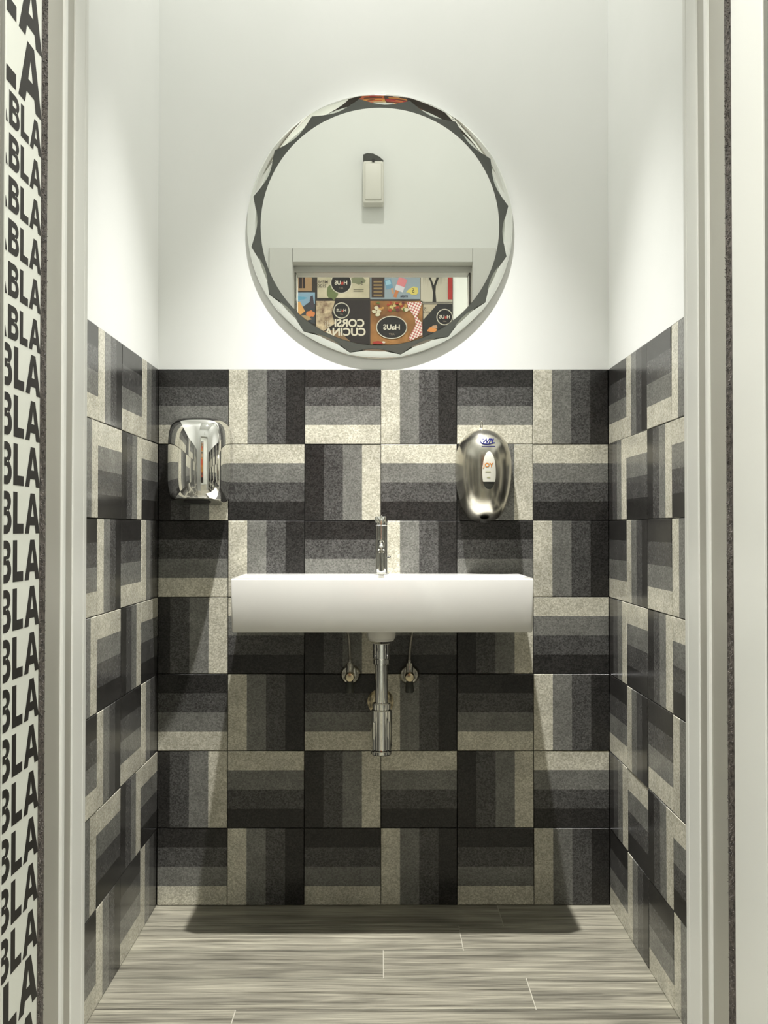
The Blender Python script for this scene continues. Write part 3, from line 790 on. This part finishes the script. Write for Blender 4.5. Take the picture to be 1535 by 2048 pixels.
p.shape('lolly', rot(rect(805, 300, 858, 372), 835, 335, -.25), (.12, .24, .33)); p.shape('lolly_outline', rot(rect(812, 306, 850, 340), 835, 335, -.25), (.25, .42, .5))
p.shape('lolly_stick', rot(rect(880, 370, 905, 440), 890, 400, .35), (.42, .16, .06))
p.shape('lolly', rot(rect(893, 288, 960, 392), 925, 340, .35), (.50, .50, .52)); p.shape('lolly_top', rot(rect(893, 288, 960, 350), 925, 340, .35), (.52, .18, .19))
p.shape('drop', [(965, 400), (990, 372), (1025, 355), (1055, 365), (1060, 400), (1045, 420), (1010, 420), (985, 402)], (.52, .45, .12)); p.text('5', 1020, 388, 46, (.12, .1, .03), .02)
p.text('mele', 950, 430, 30, (.03, .03, .05), .015)
p = Poster(1078, 200, 1322, 485, (.42, .39, .31), 'pale poster with a bare dark tree and a red strip, upper right in the mirror')
p.shape('tree_trunk', [(1168, 475), (1172, 400), (1160, 340), (1120, 230), (1134, 226), (1178, 345), (1222, 226), (1238, 232), (1195, 350), (1192, 400), (1198, 475)], (.02, .018, .015))
for k in range(26):
    a = 1098 + k * 6.6; b = 225 + rnd.uniform(0, 60); p.shape('twig', [(a, b), (a + 1.8, b), (a + rnd.uniform(-6, 6), b + rnd.uniform(50, 110))], (.06, .055, .045)) if abs(a - 1182) > 22 else None
p.shape('ground', rect(1078, 474, 1322, 480), (.05, .05, .045)); p.shape('red_strip', rect(1286, 202, 1322, 455), (.33, .03, .025))
p = Poster(60, 400, 266, 640, (.20, .31, .40), 'poster with blue sky over orange and dark figures, lower left in the mirror')
p.shape('hill', [(60, 520), (100, 500), (130, 460), (175, 510), (230, 470), (266, 490), (266, 640), (60, 640)], (.04, .045, .05)); p.shape('hill', [(62, 560), (120, 480), (150, 470), (190, 545), (160, 570), (90, 590)], (.55, .30, .10))
p.shape('figure', [(232, 430), (250, 424), (256, 470), (262, 520), (236, 520), (225, 470)], (.05, .04, .05)); p.shape('figure', blob(230, 565, 34, 26), (.50, .18, .06)); p.shape('figure', blob(165, 600, 80, 22), (.35, .24, .12)); p.shape('figure', blob(150, 445, 50, 14), (.10, .28, .40))
p = Poster(272, 462, 684, 800, (.018, .013, .012), 'black cookery course poster with large pale lettering, seen in the mirror')
p.shape('photo', [(275, 466), (420, 466), (395, 560), (420, 640), (330, 700), (440, 798), (275, 798)], noisy('poster_photo', (.09, .056, .034), (.32, .26, .17), 22, rough=.6, spec=.2)); p.shape('photo', [(330, 700), (440, 690), (560, 798), (440, 798)], (.20, .12, .06))
p.logo(470, 540, 55, 32)
p.text('CORSI', 530, 640, 82, (.60, .55, .44), .03); p.text('di', 365, 645, 68, (.45, .40, .31), .0); p.text('CUCINA', 500, 708, 82, (.60, .55, .44), .03)
p = Poster(692, 466, 1092, 800, (.22, .10, .03), 'wooden-board poster with dark oval logo and red gingham napkin, in the mirror', ((.08, .034, .010), (.21, .10, .03), 5))
for k in range(34):
    x = rnd.uniform(715, 970); y = rnd.uniform(478, 545)
    p.shape('vegetable', blob(x, y, rnd.uniform(9, 17), rnd.uniform(8, 15), 9), rnd.choice([(.30, .04, .02), (.42, .22, .06), (.10, .13, .03), (.28, .12, .03), (.45, .36, .14), (.12, .03, .025)]))
for a, b in ((738, 522), (755, 548), (722, 550), (748, 572), (968, 535)): p.shape('mushroom', blob(a, b, 17, 15, 10), (.52, .47, .33))
p.shape('napkin', [(970, 478), (1088, 478), (1070, 545), (1048, 590), (1088, 640), (1090, 730), (1000, 775), (985, 755), (1040, 650), (1030, 590), (985, 530)], gingham('red_gingham'))
p.logo(855, 672, 112, 56, False, 82)
p.shape('vegetable', blob(760, 788, 60, 10), (.30, .03, .02)); p.shape('mushroom', blob(795, 786, 14, 8, 9), (.55, .5, .4))
p = Poster(1096, 490, 1322, 740, (.02, .02, .019), 'black poster with a pale triangular corner, lower right in the mirror')
p.shape('corner', [(1098, 492), (1205, 492), (1098, 610)], BEI); p.text('15', 1118, 528, 34, (.05, .04, .03), .01); p.text('ANNI', 1122, 552, 20, (.05, .04, .03), 0)
p.shape('food', blob(1165, 690, 34, 20), (.55, .22, .06)); p.shape('food', blob(1185, 665, 22, 14), (.40, .25, .15)); p.shape('food', blob(1280, 690, 40, 30), (.10, .09, .04))
p.logo(1262, 590, 56, 36)
# more posters further down the same wall (only glimpsed in the dryer's chrome)
lowcols = [((.40, .05, .03), 'brick red'), ((.45, .18, .05), 'orange'), ((.10, .05, .03), 'dark brown'), ((.42, .34, .22), 'sand'), ((.30, .04, .04), 'crimson'), ((.50, .24, .06), 'amber'), ((.06, .05, .045), 'black'), ((.36, .10, .05), 'rust')]
i = 0
for rr in range(4):
    y = 815 + rr * 380
    for (a, b) in ((272, 684), (692, 1092)):
        c, nm = lowcols[i]; i += 1
        p = Poster(a, y, b, y + 365, c, f'{nm} poster low on the hall wall, glimpsed in the chrome of the hand dryer')
        p.shape('print_block', rect(a + 40, y + 60, b - 60, y + 190), lowcols[(i + 2) % 8][0]); p.shape('print_disc', circ((a + b) / 2, y + 260, 60), lowcols[(i + 4) % 8][0])

# ------------------------------------------------------------------ lamps: ceiling downlight, added hall fill panel
def downlight(loc, label, r=.045):
    d = tag(empty('ceiling_downlight', loc), label, 'ceiling light')
    lathe('trim_ring', [(r, 0), (r + .016, -.002), (r + .018, -.006), (r + .004, -.008), (r, -.004), (r, 0)], 'chrome', d, n=40)
    lathe('lens', [(0, -.002), (r, -.002), (r, -.0005), (0, -.0005)], 'lens', d, n=32)
    return d
dl = downlight((ROOM_LAMP[0], ROOM_LAMP[1], ZC), 'round recessed downlight in the ceiling over the basin')
L = bpy.data.lights.new('downlight_beam', 'SPOT'); L.energy = SPOT_W * 4; L.color = LAMP_COL; L.shadow_soft_size = .022; L.spot_size = math.radians(52.3); L.spot_blend = 1.0
o = bpy.data.objects.new('downlight_beam', L); COL.objects.link(o); o.parent = dl; o.location = (0, 0, -.03); o.rotation_euler.x = math.radians(2); o.scale.x = .93
L = bpy.data.lights.new('downlight_glow', 'AREA'); L.shape = 'DISK'; L.size = .09; L.energy = WIDE_W; L.color = LAMP_COL
o = bpy.data.objects.new('downlight_glow', L); COL.objects.link(o); o.parent = dl; o.location = (0, 0, -.012)
hp = tag(empty('hall_fill_panel', (0, .66, HZ)), 'unseen light panel added to the hall ceiling for soft fill through the doorway', 'ceiling light')  # added out of view as a soft fill from the hall
boxes('fill_panel_frame', [((-.61, -.21, -.012), (.61, -.195, 0)), ((-.61, .195, -.012), (.61, .21, 0)), ((-.61, -.195, -.012), (-.595, .195, 0)), ((.595, -.195, -.012), (.61, .195, 0))], 'paint', hp)
box('diffuser', (-.595, -.195, -.006), (.595, .195, -.001), 'fill_lens', hp)
L = bpy.data.lights.new('fill_panel_glow', 'AREA'); L.shape = 'RECTANGLE'; L.size = 1.18; L.size_y = .38; L.energy = HALL_W; L.color = HALL_COL
o = bpy.data.objects.new('fill_panel_glow', L); COL.objects.link(o); o.parent = hp; o.location = (0, 0, -.014)
